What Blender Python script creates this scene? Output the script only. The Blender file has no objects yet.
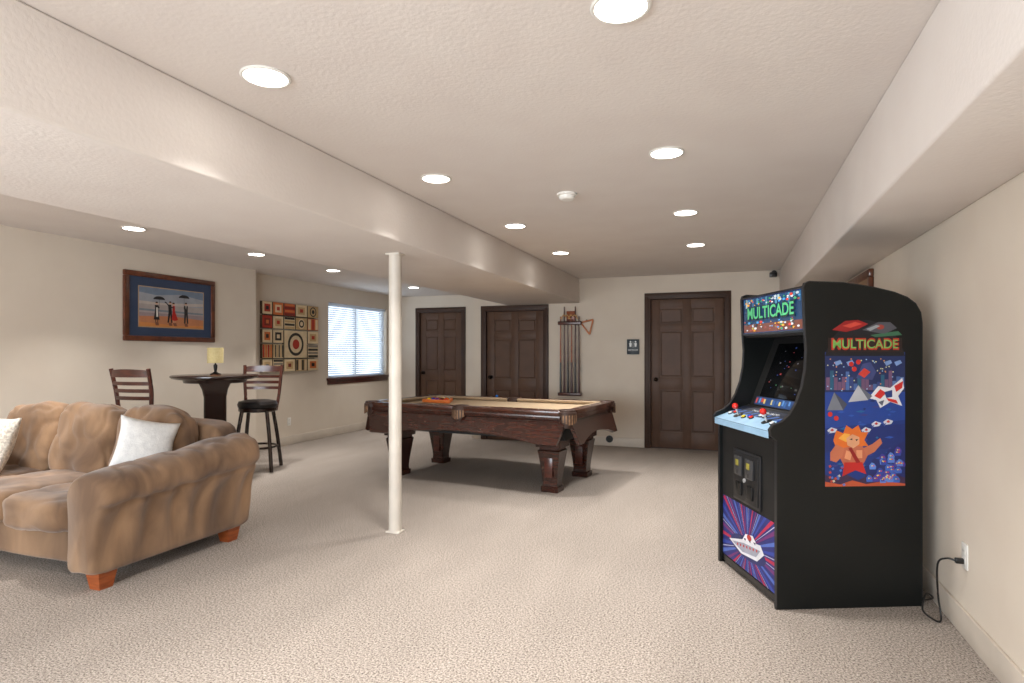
import bpy, bmesh, math, random
from mathutils import Vector, Matrix, noise
random.seed(7)
sc = bpy.context.scene
try:
    sc.view_settings.view_transform = 'Standard'
    sc.view_settings.look = 'None'
except Exception as e:
    print(e)

# ------------------------------------------------------------------ helpers
def lin(c):
    return tuple(((x/255)/12.92 if x/255 <= .04045 else ((x/255+.055)/1.055)**2.4) for x in c)

def mat(name, col, rough=.5, metal=0, emit=0, col2=None, scale=20, bump=0, bscale=None, stretch=None,
        spec=.5, sheen=0, coat=0, detail=3, lo=.35, hi=.65, dist=.01, dstr=0):
    m = bpy.data.materials.new(name); m.use_nodes = True
    nt = m.node_tree; b = nt.nodes['Principled BSDF']
    c = lin(col) + (1,)
    b.inputs['Base Color'].default_value = c
    b.inputs['Roughness'].default_value = rough
    b.inputs['Metallic'].default_value = metal
    b.inputs['Specular IOR Level'].default_value = spec
    if sheen: b.inputs['Sheen Weight'].default_value = sheen
    if coat:
        b.inputs['Coat Weight'].default_value = coat; b.inputs['Coat Roughness'].default_value = .15
    if emit:
        b.inputs['Emission Color'].default_value = c; b.inputs['Emission Strength'].default_value = emit
    tc = nt.nodes.new('ShaderNodeTexCoord'); mp = nt.nodes.new('ShaderNodeMapping')
    nt.links.new(tc.outputs['Object'], mp.inputs['Vector'])
    if stretch: mp.inputs['Scale'].default_value = stretch
    if col2 is None:
        col2 = tuple(x*.94 for x in col)
    n = nt.nodes.new('ShaderNodeTexNoise'); n.inputs['Scale'].default_value = scale; n.inputs['Detail'].default_value = detail
    n.inputs['Distortion'].default_value = dstr
    nt.links.new(mp.outputs[0], n.inputs['Vector'])
    r = nt.nodes.new('ShaderNodeValToRGB')
    r.color_ramp.elements[0].position = lo; r.color_ramp.elements[1].position = hi
    r.color_ramp.elements[0].color = lin(col2)+(1,); r.color_ramp.elements[1].color = c
    nt.links.new(n.outputs['Fac'], r.inputs[0]); nt.links.new(r.outputs[0], b.inputs['Base Color'])
    if bump:
        n2 = nt.nodes.new('ShaderNodeTexNoise'); n2.inputs['Scale'].default_value = bscale or scale; n2.inputs['Detail'].default_value = 3
        nt.links.new(tc.outputs['Object'], n2.inputs['Vector'])
        bp = nt.nodes.new('ShaderNodeBump'); bp.inputs['Strength'].default_value = bump; bp.inputs['Distance'].default_value = dist
        nt.links.new(n2.outputs['Fac'], bp.inputs['Height']); nt.links.new(bp.outputs[0], b.inputs['Normal'])
    return m

def frame(o, ux, uy, uz):
    M = Matrix.Identity(4)
    for i, a in enumerate((ux, uy, uz)):
        for j in range(3): M[j][i] = a[j]
    for j in range(3): M[j][3] = o[j]
    return M
def T(x, y, z): return Matrix.Translation((x, y, z))
def R(a, ax): return Matrix.Rotation(math.radians(a), 4, ax)

class B:
    def __init__(s, name):
        s.name = name; s.bm = bmesh.new(); s.mats = []
    def idx(s, m):
        if m not in s.mats: s.mats.append(m)
        return s.mats.index(m)
    def merge(s, t, m, M=None, recalc=True, smooth=True):
        if recalc: bmesh.ops.recalc_face_normals(t, faces=t.faces)
        i = s.idx(m)
        for f in t.faces: f.material_index = i; f.smooth = smooth
        if M is not None: t.transform(M)
        me = bpy.data.meshes.new('tmp'); t.to_mesh(me); t.free()
        s.bm.from_mesh(me); bpy.data.meshes.remove(me)
    def box(s, lo, hi, m, bev=0, M=None, seg=2):
        t = bmesh.new(); bmesh.ops.create_cube(t, size=1)
        for v in t.verts:
            v.co = Vector([(lo[k]+hi[k])/2 + v.co[k]*(hi[k]-lo[k]) for k in range(3)])
        if bev: bmesh.ops.bevel(t, geom=list(t.edges), offset=bev, segments=seg, profile=.5, affect='EDGES')
        s.merge(t, m, M)
    def cyl(s, p0, p1, r0, m, r1=None, n=20, M=None, bev=0):
        p0 = Vector(p0); p1 = Vector(p1); r1 = r0 if r1 is None else r1
        t = bmesh.new(); d = p1-p0
        bmesh.ops.create_cone(t, cap_ends=True, segments=n, radius1=r0, radius2=r1, depth=d.length)
        q = d.to_track_quat('Z', 'Y').to_matrix().to_4x4()
        t.transform(Matrix.Translation((p0+p1)/2) @ q)
        s.merge(t, m, M)
    def sphere(s, c, r, m, sc=(1, 1, 1), M=None, n=16):
        t = bmesh.new(); bmesh.ops.create_uvsphere(t, u_segments=n, v_segments=n//2+2, radius=r)
        t.transform(Matrix.Translation(c) @ Matrix.Diagonal((*sc, 1)))
        s.merge(t, m, M)
    def rows(s, rows, m, close=True, caps=True, M=None):
        t = bmesh.new(); R_ = [[t.verts.new(p) for p in r] for r in rows]
        n = len(rows[0])
        for a, b in zip(R_, R_[1:]):
            for j in range(n if close else n-1):
                t.faces.new((a[j], a[(j+1) % n], b[(j+1) % n], b[j]))
        if caps:
            for r in (R_[0], R_[-1]):
                c = t.verts.new(sum((v.co for v in r), Vector())/n)
                for j in range(n): t.faces.new((r[j], r[(j+1) % n], c))
        s.merge(t, m, M)
    def lathe(s, prof, m, c=(0, 0, 0), n=28, M=None, caps=False):
        rows = [[Vector((c[0]+r*math.cos(2*math.pi*k/n), c[1]+r*math.sin(2*math.pi*k/n), c[2]+z)) for k in range(n)] for r, z in prof]
        s.rows(rows, m, M=M, caps=caps)
    def prism(s, pts, h, m, M=None, bev=0):
        t = bmesh.new(); vs = [t.verts.new((p[0], p[1], 0)) for p in pts]
        f = t.faces.new(vs)
        r = bmesh.ops.extrude_face_region(t, geom=[f])
        for e in r['geom']:
            if isinstance(e, bmesh.types.BMVert): e.co.z += h
        if bev: bmesh.ops.bevel(t, geom=list(t.edges), offset=bev, segments=2, profile=.5, affect='EDGES')
        s.merge(t, m, M)
    def flat(s, pts, m, M, layer=1):
        t = bmesh.new(); vs = [t.verts.new((p[0], p[1], layer*.0008)) for p in pts]
        f = t.faces.new(vs)
        f.normal_update()
        if f.normal.z < 0: f.normal_flip()
        s.merge(t, m, M, recalc=False, smooth=False)
    def disc(s, c, r, m, M, layer=1, n=20, sy=1):
        s.flat([(c[0]+r*math.cos(2*math.pi*k/n), c[1]+r*sy*math.sin(2*math.pi*k/n)) for k in range(n)], m, M, layer)
    def rect(s, x0, y0, x1, y1, m, M, layer=1):
        s.flat([(x0, y0), (x1, y0), (x1, y1), (x0, y1)], m, M, layer)
    def text(s, body, cx, cy, w, h, m, M, layer=1, bold=0):
        cu = bpy.data.curves.new('t', 'FONT'); cu.body = body; cu.size = 1; cu.offset = bold
        ob = bpy.data.objects.new('t', cu); sc.collection.objects.link(ob)
        dg = bpy.context.evaluated_depsgraph_get(); dg.update()
        me = bpy.data.meshes.new_from_object(ob.evaluated_get(dg))
        t = bmesh.new(); t.from_mesh(me)
        bpy.data.objects.remove(ob); bpy.data.meshes.remove(me); bpy.data.curves.remove(cu)
        xs = [v.co.x for v in t.verts]; ys = [v.co.y for v in t.verts]
        x0, x1, y0, y1 = min(xs), max(xs), min(ys), max(ys)
        for v in t.verts:
            v.co = Vector((cx+((v.co.x-x0)/(x1-x0)-.5)*w, cy+((v.co.y-y0)/(y1-y0)-.5)*h, layer*.0008))
        s.merge(t, m, M, recalc=False, smooth=False)
    def tube(s, pts, r, m, n=10, M=None, sub=6):
        P = [Vector(p) for p in pts]
        if sub > 1 and len(P) > 2:
            Q = []
            for i in range(len(P)-1):
                a = P[max(i-1, 0)]; b = P[i]; c = P[i+1]; d = P[min(i+2, len(P)-1)]
                for k in range(sub):
                    u = k/sub
                    Q.append(.5*((2*b)+(-a+c)*u+(2*a-5*b+4*c-d)*u*u+(-a+3*b-3*c+d)*u**3))
            Q.append(P[-1]); P = Q
        rows = []
        up = Vector((0, 0, 1))
        for i, p in enumerate(P):
            d = (P[min(i+1, len(P)-1)]-P[max(i-1, 0)]).normalized()
            if abs(d.dot(up)) > .98: a = d.cross(Vector((1, 0, 0))).normalized()
            else: a = d.cross(up).normalized()
            if rows and a.dot(last) < 0: a = -a
            last = a
            b = d.cross(a)
            rows.append([p+r*(a*math.cos(2*math.pi*k/n)+b*math.sin(2*math.pi*k/n)) for k in range(n)])
        s.rows(rows, m, M=M)
    def soft(s, c, size, m, n=5, cuts=12, M=None, amp=.006, freq=5, seed=0, pillow=None, crease=0):
        t = bmesh.new(); bmesh.ops.create_cube(t, size=2)
        bmesh.ops.subdivide_edges(t, edges=list(t.edges), cuts=cuts, use_grid_fill=True)
        h = Vector(size)/2
        for v in t.verts:
            p = v.co.copy()
            k = (abs(p.x)**n+abs(p.y)**n+abs(p.z)**n)**(-1/n)
            q = p*k
            if pillow is not None:
                a = [0, 1, 2]; a.remove(pillow)
                e = 1
                for j in a: e *= max(0.0, 1-abs(p[j])**2.6)
                q = p.copy(); q[pillow] = p[pillow]*(.06+.94*e**.55)
                for j in a:
                    o = a[1] if j == a[0] else a[0]
                    q[j] *= 1-.10*(1-abs(p[o])**2)
            nrm = q.normalized()
            w = Vector((q.x*h.x, q.y*h.y, q.z*h.z))
            sp = (w+Vector((seed*3.1, seed*1.7, seed)))*freq
            d = amp*noise.noise(sp)
            if crease:
                d -= crease*max(0, 1-abs(noise.noise(sp*1.3+Vector((9, 9, 9))))*5)
            v.co = w+nrm*d
        t.transform(Matrix.Translation(c))
        s.merge(t, m, M)
    def done(s, loc=(0, 0, 0), rz=0, ang=32, parent=None):
        me = bpy.data.meshes.new(s.name); s.bm.to_mesh(me); s.bm.free()
        for m in s.mats: me.materials.append(m)
        try: me.set_sharp_from_angle(angle=math.radians(ang))
        except Exception: pass
        ob = bpy.data.objects.new(s.name, me); sc.collection.objects.link(ob)
        ob.location = loc; ob.rotation_euler = (0, 0, rz)
        if parent: ob.parent = parent
        return ob

# ------------------------------------------------------------------ materials
M_wall = mat('wall_paint', (216, 205, 190), .85, col2=(213, 201, 186), scale=3, bump=.12, bscale=90, dist=.004, spec=.2)
M_ceil = mat('ceiling_paint', (224, 217, 211), .9, col2=(221, 213, 207), scale=3, bump=.22, bscale=55, dist=.006, spec=.2)
M_trimw = mat('baseboard_paint', (206, 195, 181), .5, scale=4)
M_brown = mat('dark_brown_paint', (92, 66, 50), .5, col2=(84, 60, 45), scale=6, spec=.35)
M_brownt = mat('dark_brown_trim', (68, 47, 36), .5, col2=(61, 42, 32), scale=6, spec=.35)
M_knob = mat('bronze_knob', (40, 32, 26), .3, 1)
M_white = mat('white_plastic', (236, 234, 228), .4, scale=5)
M_whitep = mat('post_paint', (210, 202, 190), .45, scale=5)
M_black = mat('black_satin', (14, 14, 15), .3, scale=8, coat=.15)
M_blackm = mat('black_matte', (16, 16, 16), .6, scale=8)
M_cab = mat('black_laminate', (15, 18, 18), .36, col2=(12, 15, 15), scale=2, bump=.08, bscale=220, dist=.002, spec=.35)

def carpet():
    m = bpy.data.materials.new('carpet_loop_pile'); m.use_nodes = True
    nt = m.node_tree; b = nt.nodes['Principled BSDF']; b.inputs['Roughness'].default_value = 1
    b.inputs['Specular IOR Level'].default_value = .05
    tc = nt.nodes.new('ShaderNodeTexCoord')
    n = nt.nodes.new('ShaderNodeTexNoise'); n.inputs['Scale'].default_value = 110; n.inputs['Detail'].default_value = 5; n.inputs['Roughness'].default_value = .75
    v = nt.nodes.new('ShaderNodeTexNoise'); v.inputs['Scale'].default_value = 190; v.inputs['Detail'].default_value = 2
    big = nt.nodes.new('ShaderNodeTexNoise'); big.inputs['Scale'].default_value = 1.6; big.inputs['Detail'].default_value = 5
    mp = nt.nodes.new('ShaderNodeMapping'); mp.inputs['Scale'].default_value = (2.2, .7, 1); mp.inputs['Rotation'].default_value = (0, 0, .5)
    nt.links.new(tc.outputs['Object'], mp.inputs[0])
    for q in (n, v): nt.links.new(tc.outputs['Object'], q.inputs['Vector'])
    nt.links.new(mp.outputs[0], big.inputs['Vector'])
    r = nt.nodes.new('ShaderNodeValToRGB'); e = r.color_ramp.elements
    e[0].position = .36; e[0].color = lin((76, 68, 62))+(1,); e[1].position = .60; e[1].color = lin((192, 182, 173))+(1,)
    x = e.new(.47); x.color = lin((148, 138, 129))+(1,)
    nt.links.new(n.outputs['Fac'], r.inputs[0])
    mx = nt.nodes.new('ShaderNodeMix'); mx.data_type = 'RGBA'; mx.blend_type = 'MULTIPLY'; mx.inputs[0].default_value = .45
    r2 = nt.nodes.new('ShaderNodeValToRGB'); r2.color_ramp.elements[0].position = .35; r2.color_ramp.elements[1].position = .65
    r2.color_ramp.elements[0].color = (.80, .80, .80, 1); r2.color_ramp.elements[1].color = (1, 1, 1, 1)
    nt.links.new(big.outputs['Fac'], r2.inputs[0])
    nt.links.new(r.outputs[0], mx.inputs[6]); nt.links.new(r2.outputs[0], mx.inputs[7])
    nt.links.new(mx.outputs[2], b.inputs['Base Color'])
    bp = nt.nodes.new('ShaderNodeBump'); bp.inputs['Strength'].default_value = .7; bp.inputs['Distance'].default_value = .007
    nt.links.new(v.outputs['Fac'], bp.inputs['Height']); nt.links.new(bp.outputs[0], b.inputs['Normal'])
    return m
M_carpet = carpet()
M_sofa = mat('tan_microfiber', (146, 114, 84), .9, col2=(90, 65, 44), scale=4, sheen=.25, bump=.12, bscale=160, dist=.003, detail=5, lo=.32, hi=.68, stretch=(1, 1.5, .5), dstr=.5)
M_orangewood = mat('orange_wood', (160, 84, 40), .35, col2=(132, 64, 30), scale=9, stretch=(1, 1, 6))
M_cherry = mat('cherry_wood', (64, 30, 20), .25, col2=(40, 19, 13), scale=10, stretch=(1, 6, 6), coat=.3)
M_cherryr = mat('cherry_rail', (78, 40, 27), .22, col2=(55, 28, 19), scale=10, stretch=(1, 6, 6), coat=.4)
M_felt = mat('tan_felt', (178, 156, 128), .95, col2=(170, 148, 120), scale=60)
M_leather = mat('brown_leather', (60, 38, 28), .5, scale=20)
M_fringe = mat('tan_fringe', (150, 116, 86), .9, col2=(110, 82, 60), scale=60)
M_espresso = mat('espresso_wood', (46, 27, 21), .25, col2=(33, 19, 15), scale=8, stretch=(4, 4, 1), coat=.3)
M_redwood = mat('mahogany_wood', (84, 39, 27), .3, col2=(60, 27, 19), scale=8, stretch=(1, 5, 5), coat=.3)
M_seat = mat('black_vinyl', (34, 30, 30), .4, scale=20)
cm = {}
def C(r, g, b, rough=.45, emit=0):
    k = (r, g, b, rough, emit)
    if k not in cm: cm[k] = mat('ink_%d_%d_%d%s' % (r, g, b, '_lit' if emit else ''), (r, g, b), rough, emit=emit, scale=12)
    return cm[k]

# ------------------------------------------------------------------ room
CZ = 2.383; SZ = 2.034; RZ = 1.97
XR = 1.02; YB = 8.46; XL = -5.75; XL2 = -5.95; YS = 6.15; YA = 10.0; XA = -3.71; YF = -2.5

def wall(name, axis, a0, a1, f0, f1, ops=(), z1=CZ, m=None):
    b = B(name); m = m or M_wall
    def bx(p0, p1, z0, zz):
        if p1-p0 < 1e-4 or zz-z0 < 1e-4: return
        if axis == 'x': b.box((p0, f0, z0), (p1, f1, zz), m)
        else: b.box((f0, p0, z0), (f1, p1, zz), m)
    cur = a0
    for (o0, o1, q0, q1) in sorted(ops):
        bx(cur, o0, 0, z1); bx(o0, o1, 0, q0); bx(o0, o1, q1, z1); cur = o1
    bx(cur, a1, 0, z1)
    return b.done()

b = B('floor'); b.box((-6.2, -2.7, -.1), (1.2, 10.2, 0), M_carpet); b.done()
b = B('ceiling'); b.box((-6.2, -2.7, CZ), (1.2, 10.2, CZ+.12), M_ceil)
b.done()
b = B('ceiling_soffit_left'); b.box((-3.16, YF, SZ), (-2.04, YB, CZ), M_ceil, bev=.012, seg=3); b.done()
b = B('ceiling_soffit_right'); b.box((.6, YF, RZ), (XR, YB, CZ), M_ceil, bev=.012, seg=3); b.done()

D1 = (-1.115, .015, 2.14); D2 = (-3.575, -2.50, 2.03); D3 = (-5.56, -4.53, 2.16)
CW = .085
def dop(d): return (d[0]+CW-.02, d[1]-CW+.02, 0, d[2]-CW+.02)
wall('wall_right', 'y', YF, YB, XR, XR+.15)
wall('wall_back', 'x', XA, XR+.15, YB, YB+.15, [dop(D1), dop(D2)])
wall('wall_alcove_back', 'x', XL2-.15, XA+.15, YA, YA+.15, [dop(D3)])
wall('wall_alcove_side', 'y', YB+.15, YA, XA, XA+.15)
wall('wall_left', 'y', YF, YS, XL-.35, XL)
WIN = (7.90, 9.60, .90, 2.12)
wall('wall_left_far', 'y', YS, YA, XL2-.15, XL2, [WIN])
RW = (-5.0, .2, .5, 1.94)  # opening behind the camera, widened to let in more fill light
wall('wall_front', 'x', XL-.35, XR+.15, YF-.15, YF, [(RW[0], RW[1], RW[2], RW[3])])

# baseboards
def bb(name, segs):
    b = B(name)
    for (x0, y0, x1, y1) in segs:
        b.box((min(x0, x1), min(y0, y1), 0), (max(x0, x1), max(y0, y1), .125), M_trimw, bev=.005)
    return b.done()
t_ = .016
bb('baseboard_right', [(XR-t_, YF, XR, YB)])
bb('baseboard_back', [(XA, YB-t_, D2[0], YB), (D2[1], YB-t_, D1[0], YB), (D1[1], YB-t_, XR-t_, YB)])
bb('baseboard_left', [(XL, YF, XL+t_, YS), (XL2, YS, XL+t_, YS+t_)])
bb('baseboard_left_far', [(XL2, YS+t_, XL2+t_, YA)])
bb('baseboard_alcove', [(XL2+t_, YA-t_, D3[0], YA), (D3[1], YA-t_, XA, YA), (XA-t_, YB, XA, YA-t_)])
bb('baseboard_front', [(XL+t_, YF, XR-t_, YF+t_)])

def door(name, d, Y, knob):
    x0, x1, zt = d; b = B(name)
    for a, c in ((x0, x0+CW), (x1-CW, x1)):
        b.box((a, Y-.02, 0), (c, Y, zt), M_brownt, bev=.005)
        b.box((a+.018 if a == x0 else a+.03, Y-.027, 0), (c-.03 if a == x0 else c-.018, Y-.02, zt-.02), M_brownt, bev=.003)
    b.box((x0, Y-.022, zt-CW), (x1, Y, zt), M_brownt, bev=.005)
    b.box((x0+.02, Y-.029, zt-CW+.03), (x1-.02, Y-.02, zt-.02), M_brownt, bev=.003)
    j0, j1, jt = x0+CW-.02, x1-CW+.02, zt-CW+.02
    b.box((j0, Y, 0), (j0+.02, Y+.12, jt), M_brownt); b.box((j1-.02, Y, 0), (j1, Y+.12, jt), M_brownt)
    b.box((j0, Y, jt-.02), (j1, Y+.12, jt), M_brownt)
    b.box((j0+.01, Y+.063, 0), (j0+.045, Y+.12, jt-.01), M_brownt); b.box((j1-.045, Y+.063, 0), (j1-.01, Y+.12, jt-.01), M_brownt)
    b.box((j0+.01, Y+.063, jt-.045), (j1-.01, Y+.12, jt-.01), M_brownt)
    b.box((j0+.01, Y+.03, 0), (j1-.01, Y+.13, .013), M_brownt)
    l0, l1, lt = j0+.023, j1-.023, jt-.023; z0 = .014
    yf = Y+.022
    b.box((l0, yf+.014, z0), (l1, yf+.04, lt), M_brown)
    st = .118; ms = .115
    H = lt
    rails = [(z0, .23), (.80*H/2.03, .97*H/2.03), (1.60*H/2.03, 1.70*H/2.03), (lt-.12, lt)]
    mid = (l0+l1)/2
    for a, c in ((l0, l0+st), (l1-st, l1), (mid-ms/2, mid+ms/2)):
        b.box((a, yf, z0), (c, yf+.016, lt), M_brown, bev=.004)
    for a, c in rails:
        for p, q in ((l0+st, mid-ms/2), (mid+ms/2, l1-st)):
            b.box((p-.006, yf, a), (q+.006, yf+.016, c), M_brown, bev=.003)
    for (a, c), (e, f) in zip(rails, rails[1:]):
        for p, q in ((l0+st, mid-ms/2), (mid+ms/2, l1-st)):
            b.box((p+.016, yf+.003, c+.016), (q-.016, yf+.03, e-.016), M_brown, bev=.011, seg=1)
    kx = l0+.065 if knob == 'l' else l1-.065
    b.cyl((kx, yf, .95), (kx, yf-.012, .95), .032, M_knob)
    b.cyl((kx, yf-.01, .95), (kx, yf-.04, .95), .011, M_knob)
    b.sphere((kx, yf-.055, .95), .028, M_knob, sc=(1, .8, 1))
    hx = l1+.002 if knob == 'l' else l0-.002
    for hz in (.22, 1.0, lt-.2):
        b.cyl((hx, yf-.004, hz-.045), (hx, yf-.004, hz+.045), .007, M_knob, n=10)
    return b.done()
door('door_1', D1, YB, 'l')
door('door_2', D2, YB, 'l')
door('door_3', D3, YA, 'l')

# windows
M_glass = bpy.data.materials.new('window_glass'); M_glass.use_nodes = True
nt = M_glass.node_tree; nt.nodes.clear()
o = nt.nodes.new('ShaderNodeOutputMaterial'); mx = nt.nodes.new('ShaderNodeMixShader'); mx.inputs[0].default_value = .06
tr = nt.nodes.new('ShaderNodeBsdfTransparent'); gl = nt.nodes.new('ShaderNodeBsdfGlossy'); gl.inputs['Roughness'].default_value = .02
nt.links.new(tr.outputs[0], mx.inputs[1]); nt.links.new(gl.outputs[0], mx.inputs[2]); nt.links.new(mx.outputs[0], o.inputs[0])

b = B('window_1')
y0, y1, z0, z1 = WIN; xo = XL2-.13
for (a, c, e, f) in ((y0, y0+.05, z0, z1), (y1-.05, y1, z0, z1), (y0, y1, z0, z0+.05), (y0, y1, z1-.05, z1), ((y0+y1)/2-.025, (y0+y1)/2+.025, z0, z1)):
    b.box((xo, a, e), (xo+.05, c, f), M_white, bev=.004)
b.box((xo+.02, y0+.04, z0+.04), (xo+.026, y1-.04, z1-.04), M_glass)
b.done()
b = B('trim_1')   # brown sill
b.box((XL2-.12, y0, z0-.0), (XL2, y1, z0+.02), M_brownt)
b.box((XL2, y0-.05, z0-.02), (XL2+.045, y1+.05, z0+.02), M_redwood, bev=.006)
b.box((XL2, y0-.03, z0-.085), (XL2+.016, y1+.03, z0-.02), M_redwood, bev=.004)
b.done()
M_slat = bpy.data.materials.new('blind_slat'); M_slat.use_nodes = True
nt = M_slat.node_tree; nt.nodes.clear()
o = nt.nodes.new('ShaderNodeOutputMaterial'); mx = nt.nodes.new('ShaderNodeMixShader'); mx.inputs[0].default_value = .5
df = nt.nodes.new('ShaderNodeBsdfDiffuse'); tl = nt.nodes.new('ShaderNodeBsdfTranslucent')
df.inputs[0].default_value = (.85, .87, .9, 1); tl.inputs[0].default_value = (.8, .84, .9, 1)
nt.links.new(df.outputs[0], mx.inputs[1]); nt.links.new(tl.outputs[0], mx.inputs[2]); nt.links.new(mx.outputs[0], o.inputs[0])
b = B('window_blind')
n = 34
for k in range(n):
    z = z0+.05+(z1-z0-.1)*k/(n-1)
    b.box((-.0145, y0+.012, -.0007), (.0145, y1-.012, .0007), M_slat, M=T(XL2-.045, 0, z) @ R(-46, 'Y'))
b.box((XL2-.07, y0+.008, z1-.045), (XL2-.02, y1-.008, z1-.004), M_slat, bev=.004)
b.box((XL2-.058, y0+.01, z0+.024), (XL2-.032, y1-.01, z0+.042), M_slat, bev=.003)
for yy in (y0+.2, (y0+y1)/2, y1-.2): b.cyl((XL2-.045, yy, z0+.03), (XL2-.045, yy, z1-.03), .0015, M_slat, n=6)
b.done()
b = B('unseen_window')  # unseen window behind the camera, enlarged to brighten ceiling and walls
mull = [RW[0]+(RW[1]-RW[0])*k/4 for k in (1, 2, 3)]
for (a, c, e, f) in [(RW[0], RW[0]+.05, RW[2], RW[3]), (RW[1]-.05, RW[1], RW[2], RW[3]), (RW[0], RW[1], RW[2], RW[2]+.05), (RW[0], RW[1], RW[3]-.05, RW[3])]+[(m-.03, m+.03, RW[2], RW[3]) for m in mull]:
    b.box((a, YF-.12, e), (c, YF-.06, f), M_white, bev=.004)
b.done()

# support post
b = B('support_post')
b.cyl((-2.30, 3.83, .012), (-2.30, 3.83, SZ-.012), .046, M_whitep, n=32)
b.box((-2.355, 3.785, 0), (-2.245, 3.875, .012), M_whitep, bev=.002)
b.box((-2.355, 3.785, SZ-.012), (-2.245, 3.875, SZ), M_whitep, bev=.002)
b.done()

# recessed lights
M_lit = mat('lamp_lens', (255, 250, 242), .4, emit=14)
def downlight(x, y, e=11.5):
    b = B('recessed_light')
    b.lathe([(.080, -.001), (.093, -.001), (.095, -.005), (.090, -.009), (.082, -.009), (.080, -.006)], M_white, n=32)
    b.lathe([(.0, -.004), (.080, -.004), (.080, -.0075), (0, -.008)], M_lit, n=32)
    ob = b.done(loc=(x, y, CZ))
    l = bpy.data.lights.new('downlight_bulb', 'AREA'); l.shape = 'DISK'; l.size = .15; l.energy = e; l.color = (1, .965, .92)
    l.spread = math.radians(94)
    lo = bpy.data.objects.new('downlight_bulb', l); sc.collection.objects.link(lo)
    lo.parent = ob; lo.location = (0, 0, -.013)
for y in (-1.1, .38, 1.87, 3.31, 4.76, 6.2):
    for x in (-.32, -1.7): downlight(x, y)
for y in (-1.9, -.5, .92, 2.32, 3.74, 5.16, 6.5): downlight(-4.82, y, 12)
downlight(-4.82, 8.6, 12)

def area(name, loc, rot, sx, sy, e, col):
    l = bpy.data.lights.new(name, 'AREA'); l.shape = 'RECTANGLE'; l.size = sx; l.size_y = sy; l.energy = e; l.color = col
    ob = bpy.data.objects.new(name, l); sc.collection.objects.link(ob); ob.location = loc; ob.rotation_euler = rot
area('daylight_fill', ((RW[0]+RW[1])/2, YF-.25, 1.25), (math.radians(90), 0, 0), 5.0, 1.5, 350, (.88, .94, 1))  # added area lamp outside the unseen opening, bluish daylight boosted as room fill
w = bpy.data.worlds.new('sky'); sc.world = w; w.use_nodes = True
w.node_tree.nodes['Background'].inputs[0].default_value = (.74, .87, 1, 1); w.node_tree.nodes['Background'].inputs[1].default_value = 3.0

# ------------------------------------------------------------------ small fixtures
b = B('smoke_detector')
b.lathe([(0, 0), (.068, 0), (.068, -.012), (.055, -.016), (.052, -.034), (.04, -.042), (0, -.042)], M_white, caps=False)
b.done(loc=(-1.036, 3.94, CZ))
b = B('security_camera')
b.cyl((0, 0, 0), (0, -.03, 0), .035, M_black); b.cyl((0, -.03, 0), (.0, -.07, -.02), .012, M_black)
b.box((-.06, -.13, -.06), (.03, -.055, 0), M_black, bev=.01); b.cyl((-.02, -.13, -.03), (-.02, -.138, -.03), .02, M_blackm)
b.done(loc=(.535, YB, 2.345))
b = B('restroom_sign')
F = frame((-1.27, YB-.014, 1.40), (1, 0, 0), (0, 0, 1), (0, -1, 0))
b.box((-.085, -.105, 0), (.085, .105, .012), C(38, 50, 58), M=F @ T(0, 0, -.0), bev=.002)
F2 = F @ T(0, 0, .012)
for sx in (-.035, .035):
    b.disc((sx, .07), .012, C(230, 232, 230), F2); b.flat([(sx-.018, .052), (sx+.018, .052), (sx+.012, .0), (sx-.012, 0)], C(230, 232, 230), F2)
b.rect(-.002, -.01, .002, .08, C(230, 232, 230), F2); b.text('RESTROOM', 0, -.045, .13, .022, C(230, 232, 230), F2)
b.done()
def outlet(name, F, dark=False):
    b = B(name)
    b.box((-.036, -.058, 0), (.036, .058, .006), M_white, M=F, bev=.002)
    for v in (-.024, .024):
        b.box((-.017, v-.014, .006), (.017, v+.014, .008), M_white, M=F, bev=.001)
        for u in (-.007, .007): b.rect(u-.0015, v-.005, u+.0015, v+.006, M_blackm, F @ T(0, 0, .008))
    return b
outlet('wall_outlet', frame((XR, 3.31, .37), (0, -1, 0), (0, 0, 1), (-1, 0, 0))).done()
outlet('wall_outlet', frame((XL2, 7.0, .33), (0, 1, 0), (0, 0, 1), (1, 0, 0))).done()
b = B('wall_cable_port')
F = frame((-1.60, YB-.016, .10), (1, 0, 0), (0, 0, 1), (0, -1, 0))
b.cyl((0, 0, 0), (0, 0, .02), .05, M_black, M=F); b.cyl((0, 0, .02), (0, 0, .03), .025, M_blackm, M=F)
b.done()
b = B('power_cord')
b.box((-.014, -.012, -.012), (.02, .012, .012), M_black, M=T(.992, 3.31, .345), bev=.004)
b.tube([(.98, 3.31, .345), (.95, 3.33, .345), (.93, 3.38, .30), (.945, 3.43, .14), (.955, 3.42, .02), (.93, 3.45, .008), (.90, 3.50, .03), (.93, 3.56, .09), (.97, 3.60, .06), (.96, 3.70, .012), (.96, 3.80, .012)], .0045, M_black)
b.done()

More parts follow.
